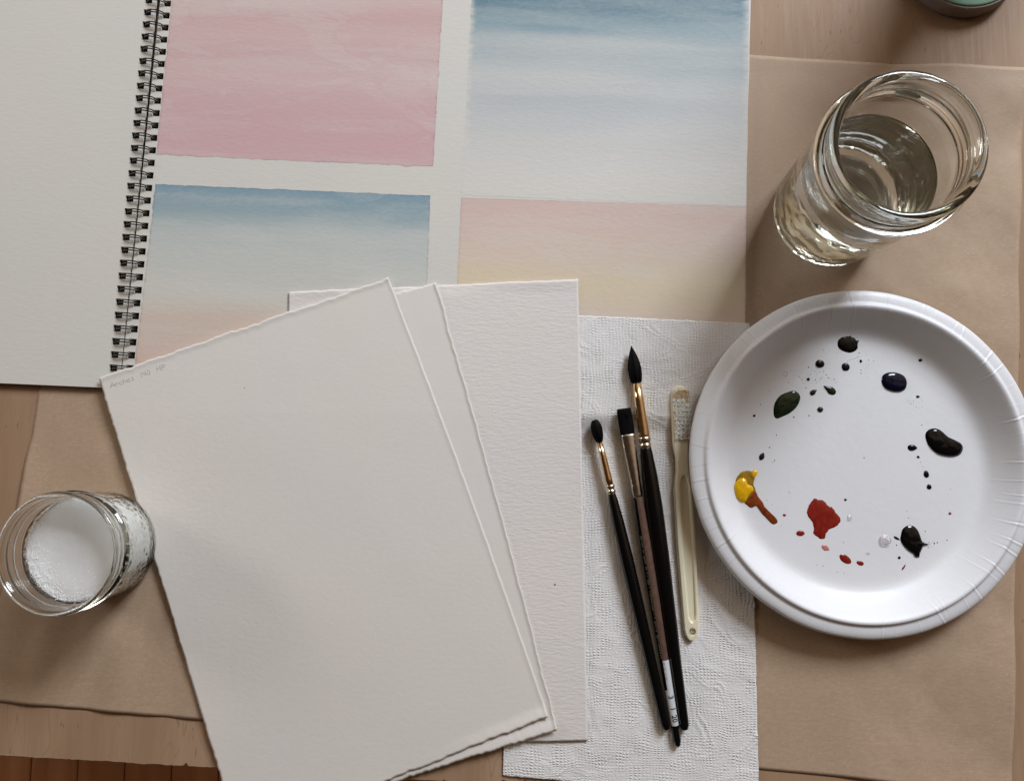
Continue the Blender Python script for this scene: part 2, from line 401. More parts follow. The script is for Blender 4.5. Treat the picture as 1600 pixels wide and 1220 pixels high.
# ------------------------------------------------------------------ sketchbook
ZT = .0044
SB = thing('sketchbook', 'open wire-bound sketchbook with blank left page and four watercolour washes on the right page', 'sketchbook', P(235, 300, 0)*1.0)
def frame(pa, pb, nk, sgn):
    a = P(*pa, ZT); b = P(*pb, ZT); s = (a-b).normalized(); t = Vector((s.y, -s.x, 0))*sgn
    return a, s, t, (a-b).length/nk
RA, RS, RT, pitch = frame((261, 6), (204.7, 555), 28, 1)
LA, LS, LT, lp_ = frame((232, 1), (176.8, 574.7), 29, -1)
bot_r = (P(950, 650, ZT)-RA).dot(RS); wid_r = ((P(1171, 0, ZT)-RA).dot(RT)+(P(1163, 500, ZT)-RA).dot(RT))/2
bot_l = (P(80, 602, ZT)-LA).dot(LS)
def page_mesh(A, S, Tt, t_in, t_out, s_bot, s_top, z0, z1, hw, hh, pit, inset=0., jit=0.):
    """slab with a row of square holes; s along the spine, t away from it"""
    ss = [s_bot+inset]
    ks = []
    for kx in range(45, -45, -1):
        c_ = -kx*pit
        if c_-hh > s_bot+.003 and c_+hh < s_top-.003: ks.append(kx); ss += [c_-hh, c_+hh]
    ss.append(s_top-inset)
    ts = [t_in+inset*.5, -hw, hw]+[hw+(t_out-inset-hw)*q/14 for q in range(1, 15)]
    v = []; f = []; nt_ = len(ts); ns = len(ss); idx = {}
    for lev, z in enumerate((z1, z0)):
        for i, s in enumerate(ss):
            for j, t in enumerate(ts):
                tt = t + (jit*fbm(s*40, 3.) if j == nt_-1 else 0)
                p = A+S*s+Tt*tt; idx[lev, i, j] = len(v); v.append((p.x, p.y, z))
    hole = lambda i, j: j == 1 and i % 2 == 1 and 0 < i < ns-1
    inside = lambda i, j: 0 <= i < ns-1 and 0 <= j < nt_-1 and not hole(i, j)
    for i in range(ns-1):
        for j in range(nt_-1):
            if not inside(i, j): continue
            q = [(i, j), (i, j+1), (i+1, j+1), (i+1, j)]
            f.append(tuple(idx[0, a, b] for a, b in q)); f.append(tuple(idx[1, a, b] for a, b in reversed(q)))
            for (a, b), nb in zip(zip(q, q[1:]+q[:1]), ((i-1, j), (i, j+1), (i+1, j), (i, j-1))):
                if not inside(*nb): f.append((idx[0, a[0], a[1]], idx[1, a[0], a[1]], idx[1, b[0], b[1]], idx[0, b[0], b[1]]))
    return v, f
s_top = .05
HW, HH = .0028, .0023
for nm, A, S, Tt, to, sb, tin, pit in (('right', RA, RS, RT, wid_r, bot_r, -.0052, pitch), ('left', LA, LS, LT, wid_r, bot_l, -.0055, lp_)):
    v, f = page_mesh(A, S, Tt, tin, to, sb, s_top, ZT-.0004, ZT, HW, HH, pit, 0, .0003)
    page = obj('page', v, f, M['page'], SB, smooth=False); page['label'] = 'painted right page' if nm == 'right' else 'blank left page'
    v, f = page_mesh(A, S, Tt, tin, to, sb, s_top, .0022, ZT-.00045, HW+.0002, HH+.0002, pit, .0006, .0002)
    obj('page_stack', v, f, M['page_side'], SB, smooth=False)
    v = []
    for z in (.0011, .0021):
        for s, t in ((sb+.0012, tin), (sb+.0012, to-.001), (s_top, to-.001), (s_top, tin)): p = A+S*s+Tt*t; v.append((p.x, p.y, z))
    obj('cover', v, [(0, 1, 2, 3), (7, 6, 5, 4), (0, 4, 5, 1), (1, 5, 6, 2), (2, 6, 7, 3), (3, 7, 4, 0)], M['black'], SB, smooth=False)
for kx in range(-5, 30):
    a = LA-LS*kx*lp_; b = RA-RS*kx*pitch
    a = a+LS*.0000; mb = MB()
    for d in (-1, 1):
        pts = []
        for q in range(15):
            t = q/14; ang = PI*t
            p = a.lerp(b, .5-.56*math.cos(ang)*1.0+ .02)
            z = ZT-.0016+.0048*math.sin(ang)**.8
            off = .00085*d*(1-.35*smooth01((t-.5)*2))
            off += .0004*math.sin(ang)
            p = p+LS*off; pts.append((p.x, p.y, z))
        mb.add(*tube(pts, .00046, 6))
    # end loop inside the left hole
    p0 = a+(a-b).normalized()*.0008
    mb.add(*tube([(p0+LS*(-.00085)).to_tuple()[:2]+(ZT-.0015,), (p0+(a-b).normalized()*.0007).to_tuple()[:2]+(ZT-.0016,), (p0+LS*(.00085)).to_tuple()[:2]+(ZT-.0015,)], .0003, 6))
    mb.build('wire_ring', M['wire'], SB)

rightpage = [o for o in SB.children if o.get('label') == 'painted right page'][0] if len(SB.children) else None
def wash_panel(cs, mat, label, amp, nu=220, nv=160, seed=0., amps=None):
    cs = [P(x, y, ZT) for x, y in cs]
    amps = amps or {}
    def ed_(s, t): return amps.get(s, amp)*(fbm(t*16+seed, seed+ord(s))*.8+.55*fbm(t*70, seed+ord(s)*1.3)+max(0, fbm(t*24+3, seed+ord(s)*2.)-.45)*3.)
    v, f, uv = quadgrid(cs, nu, nv, lambda x, y, u, v_: ZT+.00006, ed_, .00004)
    # only a grid of pigment lying on the page
    o = obj('watercolour_wash', v, f, mat, SB, smooth=False, uv=uv); o['label'] = label
wash_panel([(278, -95), (697, -85), (677, 261), (244, 242)], M['pink'], 'streaky pink wash', .0008, seed=1., amps={'l': .0009})
wash_panel([(741, -90), (1171.5, -72), (1166, 322), (722, 305)], M['blue'], 'blue wash fading to bare paper', .0007, seed=2., amps={'r': .0001})
wash_panel([(243, 288), (672.5, 306), (661, 640), (205, 620)], M['sunset'], 'wash running from blue down to pink', .0005, seed=3., amps={'l': .0006, 'r': .0003})
wash_panel([(720.5, 309), (1166, 323), (1163, 628), (706, 625)], M['peach'], 'pale peach and yellow wash', .00012, seed=4., amps={'r': .0001})

# ------------------------------------------------------------------ paper towel
ye = P(950, 645, .003).y
def towel_z(x, y, u, v):
    base = lerp(.0010, .0047, smooth01((y-ye+.014)/.014))
    z = base+.0003*fbm(x*22, y*22, 4.)+.00012*fbm(x*60, y*60, 8.)
    # pressed quilting: long leaf-shaped arcs
    wq = 1.6*fbm(x*14, y*14, 3.); a = math.sin(x*78+3.4*math.sin(y*46+wq)+.8); b = math.sin(x*60-3.6*math.sin(y*38+1.3-wq)+y*12)
    z += .00030*smooth01(.6+fbm(x*30,y*30,1.))*(math.exp(-((a-.22)/.10)**2)+math.exp(-((a+.22)/.10)**2))+.00026*smooth01(.6+fbm(x*30,y*30,5.))*(math.exp(-((b-.2)/.09)**2)+math.exp(-((b+.2)/.09)**2))+.0006*fbm(x*32,y*32,2.)
    z = max(z+.00015, base+.00005)
    if x < .012: z = min(z, base+.0004)
    return min(z, base+.0009)
tw = [P(776, 488, .0048), P(1171, 505, .0048), P(1187, 1300, .001), P(783, 1300, .001)]
# lower end of the towel at the frame's bottom
tw[3] = P(786, 1211, .001); tw[2] = P(1186, 1245, .001)
tw[0] = P(792, 488, .0048)
v, f, uv = quadgrid(tw, 230, 400, towel_z, lambda s, t: .00035*fbm(t*45, ord(s))+.00018*fbm(t*200, 3.+ord(s)), .00022)
tag(obj('paper_towel', v, f, M['towel'], origin=P(990, 860, 0)), 'white embossed paper towel under the brushes', 'paper towel')

# ------------------------------------------------------------------ loose watercolour sheets
yb = P(850, 1157, .002).y
def drop(y): return .0031*max(0., min(1.12, (ye-y)/(ye-yb)))
def PS(x, y, z0):
    z = z0
    for _ in range(5): z = z0-drop(P(x, y, z).y)
    return P(x, y, z)
SHZ = {}
def sheet(name, px, z0, thick, mat, label, edge, curl=None, nu=150, nv=200, wave=0.):
    cs = [PS(x, y, z0) for x, y in px]
    def zf(x, y, u, v):
        z = z0-drop(y)+wave*(fbm(x*7, y*7, z0*900)*.5)
        if curl: z += curl(u, v)
        return z
    SHZ[name+str(z0)] = zf
    v, f, uv = quadgrid(cs, nu, nv, zf, edge, thick)
    c_ = sum(cs, Vector())/4
    return tag(obj(name, v, f, mat, origin=(c_.x, c_.y, c_.z-thick)), label, 'paper sheet', 'loose watercolour sheets fanned over the sketchbook'), zf
def edC(s, t):
    if s == 't': return .0006*fbm(t*6, 2.)+.00035*fbm(t*30, 8.)
    return .0001*fbm(t*10, 3.)+.0001*fbm(t*80, 3.)
sC, zC = sheet('watercolour_sheet', [(451, 456), (903, 436), (918.5, 1157), (447, 1166)], .0056, .0003, M['sheet_cold'],
      'straight-edged rough textured sheet at the bottom of the fanned stack beside the paper towel', edC, lambda u, v: .0006*smooth01((.03-v)/.03)*math.sin(u*9), wave=.0002)
def edB(s, t):
    if s == 'r': return .0017*math.sin(PI*t)+.0008*fbm(t*11, 1.)+.0005*fbm(t*40, 6.)+.0002*fbm(t*160, 2)
    return .0008*fbm(t*16, 4.)+.0005*fbm(t*60, 7.)
sB, zB = sheet('watercolour_sheet', [(322, 534), (681, 442), (871, 1138), (490, 1262)], .0063, .00038, M['sheet_mid'],
      'middle deckle-edged sheet showing as a narrow strip between the other two', edB,
      lambda u, v: .0018*smooth01((v-.962)/.038)*smooth01((u-.35)/.65)+.0009*smooth01((u-.985)/.015), wave=.0001)
def edA(s, t):
    if s == 'r': return .0019*math.sin(PI*t)+.00025*fbm(t*14, 1.)+.0002*fbm(t*60, 6.)
    if s == 'l': return .0004*fbm(t*22, 2.)+.00045*fbm(t*90, 5.)+.0003*fbm(t*200, 5.)
    return .0010*fbm(t*13, 4.2)+.0006*fbm(t*50, 7.)
sA, zA = sheet('watercolour_sheet', [(155, 590), (607, 434), (857, 1118), (374, 1312)], .00685, .00038, M['sheet_hot'],
      'large smooth deckle-edged sheet on top with faint pencil writing in its corner', edA,
      lambda u, v: .0013*smooth01((v-.972)/.028)*smooth01((u-.55)/.45)+.0007*smooth01((.012-v)/.012)+.0005*smooth01((u-.988)/.012), wave=.0009)

# pencil handwriting on the top sheet
GL = {
 'A': [[(0, 0), (.45, 1), (.7, 0)], [(.05, .4), (.8, .38)]],
 'r': [[(0, .6), (.1, 0)], [(.08, .4), (.3, .62), (.5, .55)]],
 'c': [[(.5, .55), (.2, .6), (.02, .3), (.2, .02), (.5, .1)]],
 'h': [[(.1, 1.05), (0, 0)], [(.03, .35), (.3, .6), (.42, .4), (.45, 0)]],
 'e': [[(.03, .3), (.42, .38), (.35, .6), (.1, .5), (.05, .15), (.25, 0), (.5, .1)]],
 's': [[(.42, .6), (.12, .52), (.38, .28), (.3, .02), (0, .05)]],
 '1': [[(.1, 1), (.05, 0)]], '4': [[(.1, .95), (.02, .45), (.45, .45)], [(.42, .95), (.38, 0)]],
 '0': [[(.3, .95), (.05, .6), (.1, .1), (.35, .05), (.5, .5), (.3, .95)]],
 'H': [[(.05, 1), (0, 0)], [(.55, 1), (.5, 0)], [(0, .5), (.55, .52)]],
 'P': [[(.05, 1), (0, 0)], [(.03, .95), (.5, .9), (.45, .55), (.02, .48)]],
}
wr = MB()
bl0 = PS(173, 607, .00685); bl1 = PS(260, 576, .00685); bd = (bl1-bl0).normalized(); bu = Vector((-bd.y, bd.x, 0))
adv = (bl1-bl0).length; cx = 0.
txt = 'Arches 140 HP'; wd = {'A': .85, 'r': .55, 'c': .6, 'h': .6, 'e': .6, 's': .6, '1': .3, '4': .6, '0': .6, 'H': .75, 'P': .6, ' ': .95}
tot = sum(wd[q] for q in txt); sz = .0036
for ch in txt:
    for st in GL.get(ch, []):
        pts = []
        for q in range(len(st)-1):
            for r_ in range(4):
                t = r_/4; pts.append((lerp(st[q][0], st[q+1][0], t), lerp(st[q][1], st[q+1][1], t)))
        pts.append(st[-1]); pv = []
        for (gx, gy) in pts:
            p = bl0+bd*(cx*adv/tot+gx*adv/tot)+bu*(gy*sz+.0001*fbm(gx*3+cx, gy*3)); p.z = zA(p.x, p.y, .1, .1)+.00003; pv.append(p)
        vv = []; ff = []
        for i, p in enumerate(pv):
            t = (pv[min(i+1, len(pv)-1)]-pv[max(0, i-1)]).normalized(); nn = Vector((-t.y, t.x, 0))*(.00011+.00005*fbm(i*.7+cx, 2.))
            vv += [p+nn, p-nn]
        ff = [(2*i, 2*i+1, 2*i+3, 2*i+2) for i in range(len(pv)-1)]
        wr.add(vv, ff)
    cx += wd[ch]
wr.build('pencil_writing', M['graphite'], sA)
def disc(p, r, h=.0001, n=8):
    v = [p+Vector((r*math.cos(2*PI*k/n)*random.uniform(.8, 1.2), r*math.sin(2*PI*k/n)*random.uniform(.8, 1.2), 0)) for k in range(n)]+[p+Vector((0, 0, h))]
    return v, [(k, (k+1) % n, n) for k in range(n)]
for x, y, r, par, zf, z0, m in ((382, 606, .00042, sA, zA, .00685, 'speck'),
                         (867, 913, .0007, sC, zC, .0056, 'rspeck')):
    p = PS(x, y, z0); p.z = zf(p.x, p.y, .5, .5)+.00003; obj('speck', *disc(p, r, .00005), M[m], par)

# ------------------------------------------------------------------ paint brushes
def axis_frame(a, b):
    t = (b-a).normalized(); sx_ = t.cross(Vector((0, 0, 1))).normalized(); uz = sx_.cross(t); return t, sx_, uz
def rod(a, b, prof, flat=None, n=28, twist=0.):
    """prof: (distance along, half width); flat: same table for half height"""
    t, sx_, uz = axis_frame(a, b); v = []; f = []
    for i, (d, r) in enumerate(prof):
        h = interp(flat, d) if flat else r
        for k in range(n):
            q = 2*PI*k/n; v.append(a+t*d+sx_*(r*math.cos(q))+uz*(h*math.sin(q)))
    for i in range(len(prof)-1):
        for k in range(n): f.append((i*n+k, (i+1)*n+k, (i+1)*n+(k+1) % n, i*n+(k+1) % n))
    f.append(tuple(range(n))); f.append(tuple((len(prof)-1)*n+n-1-k for k in range(n)))
    return v, f
def dens(prof, m=6):
    out = []
    for (a, x), (b, y) in zip(prof, prof[1:]):
        for q in range(m): out.append((lerp(a, b, q/m), lerp(x, y, smooth01(q/m)*.5+.5*q/m)))
    out.append(prof[-1]); return out
def hairs(a, b, prof, nh, flatk=1., spread=.15, tip=None, seed=1):
    rnd = random.Random(seed); t, sx_, uz = axis_frame(a, b); mb = MB(); L = prof[-1][0]
    for i in range(nh):
        q = rnd.uniform(0, 2*PI); pts = []; rr = rnd.uniform(.85, 1.06); st = rnd.uniform(0, .12)*L
        for s in range(6):
            d = st+(L-st)*s/5; r = interp(prof, d)*rr
            pts.append(a+t*d+sx_*(r*math.cos(q))+uz*(r*flatk*math.sin(q)))
        mb.add(*tube(pts, [.00004, .00012, .00014, .00014, .00014, .00014], 4))
    return mb
K = 1/2370.
def brush(label, tip, end, ztip, zend, parts):
    a = P(*tip, ztip); b = P(*end, zend); L = (b-a).length; Lp = math.hypot(end[0]-tip[0], end[1]-tip[1])
    mid = a.lerp(b, .5); o = thing('paint_brush', label, 'paintbrush', (mid.x, mid.y, zend-.003), 'artist brushes on the paper towel')
    return a, b, L/Lp, o
# small round, left
a, b, s, B1 = brush('thin black brush with gold ferrule and small worn tip, leftmost of the three', (929, 656), (1042, 1141), .0075, .0042, None)
def sc_(tab, s): return [(d*s, r*s) for d, r in tab]
hp = sc_([(0, 3.5), (2, 6), (10, 8.6), (20, 8.8), (28, 7.4), (36, 5.0)], s)
obj('bristles', *rod(a, b, dens(hp)), M['hair'], B1); hairs(a, b, hp, 90, 1, seed=3).build('loose_hairs', M['hair'], B1)['kind'] = 'stuff'
obj('ferrule', *rod(a, b, sc_([(34, 0), (34, 4.3), (60, 5.3), (98, 6.2), (109, 6.4)], s)), M['gold'], B1)
obj('crimp', *rod(a, b, dens(sc_([(106, 6.0), (108, 7.4), (111, 7.6), (113.5, 6.0), (114.5, 5.8), (116, 7.2), (119, 7.4), (121, 6.2)], s), 3)), M['nickel'], B1)
obj('handle', *rod(a, b, dens(sc_([(120, 0), (120, 5.9), (135, 7.6), (175, 9.4), (235, 10.6), (300, 10.2), (400, 8.6), (470, 7.6), (488, 7.0), (495, 4.8), (498.2, 0.4)], s))), M['lacquer'], B1)
# flat, middle, lying under the big round
a, b, s, B2 = brush('flat brush with silver ferrule, painted brown reflection and white price sticker, between the two round ones', (974.5, 638), (1060, 1168), .0085, .0036, None)
fh = sc_([(0, 11.2), (20, 11.2), (45, 10.6)], s); fz = sc_([(0, 2.6), (20, 4.4), (45, 4.6)], s)
obj('bristles', *rod(a, b, dens(fh), fz), M['hair'], B2); hairs(a, b, fh, 110, .38, seed=5).build('loose_hairs', M['hair'], B2)['kind'] = 'stuff'
obj('ferrule', *rod(a, b, dens(sc_([(42, 0), (42, 11.4), (60, 10.6), (90, 9.4), (125, 8.3), (143, 8.0)], s)), sc_([(42, 4.8), (80, 6.6), (125, 8.0), (143, 8.0)], s)), M['silver'], B2)
obj('handle', *rod(a, b, dens(sc_([(142, 0), (142, 7.8), (160, 8.6), (230, 9.8), (300, 9.2), (400, 7.6), (470, 6.6), (524, 6.0), (532, 4.2), (536.5, 0.4)], s))), M['lacquer'], B2)
HP2 = dens(sc_([(142, 7.8), (160, 8.6), (230, 9.8), (300, 9.2), (400, 7.6), (470, 6.6), (524, 6.0)], s))
def wrap(a, b, d0, d1, q0, q1, lift, n=14, m=30):
    """band lying on the handle between angles q0..q1 (90 deg = top)"""
    t, sx_, uz = axis_frame(a, b); v = []; f = []
    for j in range(m+1):
        d = lerp(d0, d1, j/m); r = interp(HP2, d)
        for i in range(n+1):
            q = lerp(q0, q1, i/n); e = lift
            v.append(a+t*d+(sx_*math.cos(q)+uz*math.sin(q))*(r+e))
    W = n+1
    f = [(j*W+i, j*W+i+1, (j+1)*W+i+1, (j+1)*W+i) for j in range(m) for i in range(n)]
    return v, f
D = math.radians
t2, sx2, uz2 = axis_frame(a, b)
rt = 1 if sx2.x > 0 else -1       # side vector points right or left
def QA(deg): return D(90-rt*deg)   # degrees from the top towards the right
obj('reflection_strip', *wrap(a, b, 143*s, 402*s, QA(-28), QA(75), .00006), M['reflection'], B2)  # coloured strip painting the brown reflection along the black handle
st = obj('price_sticker', *wrap(a, b, 400*s, 447*s, QA(-28), QA(85), .0001), M['sticker'], B2)
st2 = obj('price_sticker', *wrap(a, b, 446*s, 501*s, QA(-75), QA(85), .00016), M['sticker'], B2)
def text_mesh(body, size, extrude=0.):
    cu = bpy.data.curves.new('text', 'FONT'); cu.body = body; cu.size = size; cu.extrude = extrude; cu.resolution_u = 4; cu.offset = size*.02
    to = bpy.data.objects.new('text_tmp', cu); C.objects.link(to)
    dg = bpy.context.evaluated_depsgraph_get(); me = bpy.data.meshes.new_from_object(to.evaluated_get(dg))
    bm = bmesh.new(); bm.from_mesh(me); bmesh.ops.triangulate(bm, faces=bm.faces[:])
    bmesh.ops.subdivide_edges(bm, edges=[e for e in bm.edges if e.calc_length() > size*.15], cuts=2)
    v = [q.co.copy() for q in bm.verts]; bm.verts.index_update(); f = [tuple(q.index for q in p.verts) for p in bm.faces]; bm.free()
    bpy.data.objects.remove(to); bpy.data.meshes.remove(me); return v, f
def on_handle(body, size, d0, off, par, m):
    """print reading down the handle, letter tops to the right"""
    v, f = text_mesh(body, size); out = []
    for q in v:
        d = d0+q.x; lat = (q.y+off); r = interp(HP2, d)+.00026
        lat = max(-r*.98, min(r*.98, lat)); out.append(a+t2*d+sx2*rt*lat+uz2*math.sqrt(r*r-lat*lat))
    obj('print', out, f, m, par, smooth=False)
on_handle('3', .0046, 454*s, -.0014, st2, M['ink']); on_handle('1', .0046, 472*s, -.0012, st2, M['ink']); on_handle('20', .0046, 484*s, -.0012, st2, M['ink'])
pr = MB(); rnd = random.Random(4)
for d in [402+q*.9 for q in range(34)]:
    if rnd.random() < .8:
        for row in (-.0011, -.0006):
            r = interp(HP2, d*s)+.0002; p = a+t2*(d*s)+sx2*rt*(row)+uz2*math.sqrt(r*r-row*row); pr.add(*tube([p, p+t2*.0002+sx2*.00005], .00006, 4))
pr.build('fine_print', M['ink'], st)
pr = MB()
d = 205.
while d < 398:
    gl = rnd.uniform(1.2, 2.6); r = interp(HP2, d*s)+.00004
    for _ in range(rnd.choice((2, 3))):
        q0 = QA(rnd.uniform(-52, -40)); q1 = QA(rnd.uniform(-40, -32)); dd = rnd.uniform(0, gl)*s
        pr.add(*tube([a+t2*(d*s)+(sx2*math.cos(q0)+uz2*math.sin(q0))*r, a+t2*(d*s+dd)+(sx2*math.cos(q1)+uz2*math.sin(q1))*r], .00007, 4))
    d += gl+rnd.choice((.8, .8, .9, 4.))
pr.build('gilt_lettering', M['giltprint'], B2)
# big round, right
a, b, s, B3 = brush('thick black brush with gold ferrule and pointed dark head, rightmost of the three', (986.5, 540), (1070.5, 1141), .0095, .0048, None)
hp = sc_([(0, .3), (6, 2.2), (16, 6.0), (28, 9.0), (38, 10.2), (48, 9.8), (60, 7.9)], s)
obj('bristles', *rod(a, b, dens(hp)), M['hair'], B3); hairs(a, b, hp, 130, 1, seed=9).build('loose_hairs', M['hair'], B3)['kind'] = 'stuff'
obj('ferrule', *rod(a, b, sc_([(58, 0), (58, 7.5), (90, 8.2), (145, 9.3), (150, 9.4)], s)), M['gold'], B3)
obj('crimp', *rod(a, b, dens(sc_([(147, 8.6), (150, 10.3), (154, 10.4), (157, 8.8), (158.5, 8.5), (161, 9.9), (164, 9.9), (166, 8.8)], s), 3)), M['nickel'], B3)
obj('handle', *rod(a, b, dens(sc_([(165, 0), (165, 8.9), (180, 10.5), (215, 12.8), (265, 14.0), (330, 13.4), (430, 11.0), (520, 8.8), (585, 7.6), (598, 7.2), (604, 5.2), (606.8, 0.4)], s))), M['lacquer'], B3)

# ------------------------------------------------------------------ toothbrush
ztb = lambda y: .0078-.0036*smooth01((ye+.02-y)/.2)
TB = thing('toothbrush', 'old ivory plastic toothbrush with stained bristles beside the plate', 'toothbrush', P(1068, 800, .001))
Lft = [(602, 1062), (604, 1056), (608, 1051), (614, 1048.6), (640, 1049.6), (693, 1051.8), (706, 1054), (716, 1056.2), (736, 1057), (752, 1055), (764, 1053.5), (790, 1054.5), (850, 1057.6), (984, 1068.4), (992, 1070.6), (998, 1074), (1001.5, 1078), (1002.5, 1080.5)]
Rgt = [(602, 1062.5), (604, 1068.5), (608, 1073), (614, 1075.8), (640, 1077), (693, 1077), (720, 1077), (736, 1078.5), (752, 1080.6), (764, 1082.6), (790, 1085), (850, 1089), (972, 1093.5), (986, 1092.8), (994, 1090), (999, 1086.3), (1001.7, 1083), (1002.5, 1081)]
def tbx(y): return interp(Lft, y), interp(Rgt, y)
def tb_height(x, y, l, r):
    c_ = (l+r)/2; hw = (r-l)/2; e = min(x-l, r-x, (y-602)*1.0, (1002.5-y)*1.0)
    z = .0022*smooth01(min(1, e/2.6)**.6) if e > 0 else 0
    # long thumb recess
    li, ri = interp([(742, 1067), (748, 1063.6), (760, 1062), (850, 1065.5), (964, 1075.2), (971, 1078.5), (973, 1081)], y), interp([(742, 1069), (748, 1074.2), (760, 1077.5), (850, 1083), (960, 1088), (969, 1086.5), (973, 1083)], y)
    if 742 < y < 973:
        q = min(x-li, ri-x, y-742, 973-y); z -= .0013*smooth01(q/1.6)
    return z
v = []; f = []; ys = [602+400.5*i/330 for i in range(331)]; NX = 34
hole = P(1081.3, 986, .003)
for y in ys:
    l, r = tbx(y)
    for i in range(NX+1):
        x = lerp(l, r, i/NX); z = ztb(P(x, y, .004).y); q = P(x, y, z); q.z = z+tb_height(x, y, l, r)-.0022; v.append(q)
W = NX+1; nT = len(v)
def notin(q): return any(math.hypot(v[i].x-hole.x, v[i].y-hole.y) > .00225 for i in q)
qs = [(j*W+i, (j+1)*W+i, (j+1)*W+i+1, j*W+i+1) for j in range(330) for i in range(NX)]
qs = [q for q in qs if notin(q)]
# snap hole rim to a circle
for i, p in enumerate(v):
    d = math.hypot(p.x-hole.x, p.y-hole.y)
    if 1e-6 < d < .00235: p.x = hole.x+(p.x-hole.x)/d*.00235; p.y = hole.y+(p.y-hole.y)/d*.00235
from collections import Counter
cnt = Counter()
for q in qs:
    for e in zip(q, q[1:]+q[:1]): cnt[tuple(sorted(e))] += 1
vb = [Vector((p.x, p.y, min(p.z-.0006, ztb(p.y)-.0038))) for p in v]
f = list(qs)+[tuple(i+nT for i in reversed(q)) for q in qs]
for q in qs:
    for e in zip(q, q[1:]+q[:1]):
        if cnt[tuple(sorted(e))] == 1: f.append((e[1], e[0], e[0]+nT, e[1]+nT))
obj('handle', [*v, *vb], f, M['ivory'], TB)
rnd = random.Random(3)
for r_ in range(11):
    yy = 612+r_*7.2
    for c_ in range(4):
        xx = 1053.3+c_*6.6+r_*.18+(1.6 if r_ > 4 else 0); z0 = ztb(P(xx, yy, .006).y)-.0002
        p = P(xx, yy, z0); mb = MB(); hgt_ = .0020 if r_ > 3 else .0015
        stain = r_ < 4
        for h_ in range(24):
            q = rnd.uniform(0, 2*PI); rr =   .0014*math.sqrt(rnd.random()); ln = rnd.uniform(.00, .0008)
            bp = p+Vector((rr*math.cos(q), rr*math.sin(q), 0)); tp = bp+Vector((rnd.uniform(-.0004, .0006)+.0003, rnd.uniform(-.0005, .0005), hgt_))
            mb.add(*tube([bp, tp], [.00024, .00023], 5))
        mb.build('bristle_tuft', M['bristle_stain'] if stain and rnd.random() < .55 else M['bristle'], TB)

# ------------------------------------------------------------------ paper plate
PL = thing('paper_plate', 'round white paper plate used as a palette', 'plate', (plate_c.x, plate_c.y, .0010))
ZP = .0014
def ptilt(x, y): return .0018+.0262*(-.92*(x-plate_c.x)+.38*(y-plate_c.y))*.80
prof = [(0, 1.2), (30, 1.2), (60, 1.2), (76, 1.2), (80, 1.3), (83, 1.75), (85.5, 2.8), (88, 4.6), (91, 7.4), (94.5, 11.0), (97.5, 14.2), (99.2, 15.8), (100.3, 16.6), (101.4, 16.9), (102.4, 16.5), (103.0, 15.7), (103.6, 15.2), (105, 15.2), (108, 15.0), (110.2, 14.5), (111.4, 13.8), (112.0, 12.9), (112.1, 12.2)]
rnd = random.Random(11); crs = []
for i in range(64):
    th = 2*PI*i/64+rnd.uniform(-.03, .03); right = .5+.5*math.cos(th-.2)
    crs.append((th, rnd.uniform(.25, 1.)*(.55+.6*right), rnd.uniform(.003, .0065), rnd.uniform(-.04, .04), rnd.uniform(80, 97)))
NT = 1440
top = []; 
for (r, z) in prof:
    for k_ in range(NT):
        th = 2*PI*k_/NT; dz = 0.; 
        if r > 81:
            i0 = int(round(th/(2*PI)*64))
            for ii in (i0-1, i0, i0+1):
                th0, am, wd_, sl, rs = crs[ii % 64]
                d = (th-th0-sl*(r-95)/20+PI) % (2*PI)-PI
                dz += am*smooth01((r-rs)/12)*(math.exp(-(d/wd_)**2)*.55-.35*math.exp(-((d-wd_*1.7)/wd_)**2))
        zz = z+dz*.52; rr = r*(1+.003*math.cos(2*th+1.)*(r/112))+(.25*fbm(math.cos(th)*5, math.sin(th)*5) if r > 108 else 0)
        if r > 95: zz += .5*math.sin(2*th+.6)+.35*math.sin(3*th)
        top.append(Vector((plate_c.x+rr*mm*math.cos(th), plate_c.y+rr*mm*math.sin(th), ZP+zz*mm+ptilt(plate_c.x+rr*mm*math.cos(th), plate_c.y+rr*mm*math.sin(th)))))
NR = len(prof); bot = [p-Vector((0, 0, .0005)) for p in top]; v = top+bot; n0 = len(top); f = []
for i in range(NR-1):
    for k_ in range(NT):
        a_, b_ = i*NT+k_, i*NT+(k_+1) % NT
        q = (a_, a_+NT, b_+NT, b_)
        if i == 0: q = (a_+NT, b_+NT, 0); 
        f.append(q); f.append(tuple(x_+n0 for x_ in reversed(q)))
for k_ in range(NT):
    a_, b_ = (NR-1)*NT+k_, (NR-1)*NT+(k_+1) % NT; f.append((a_, a_+n0, b_+n0, b_))
obj('plate_body', v, f, M['plate'], PL)

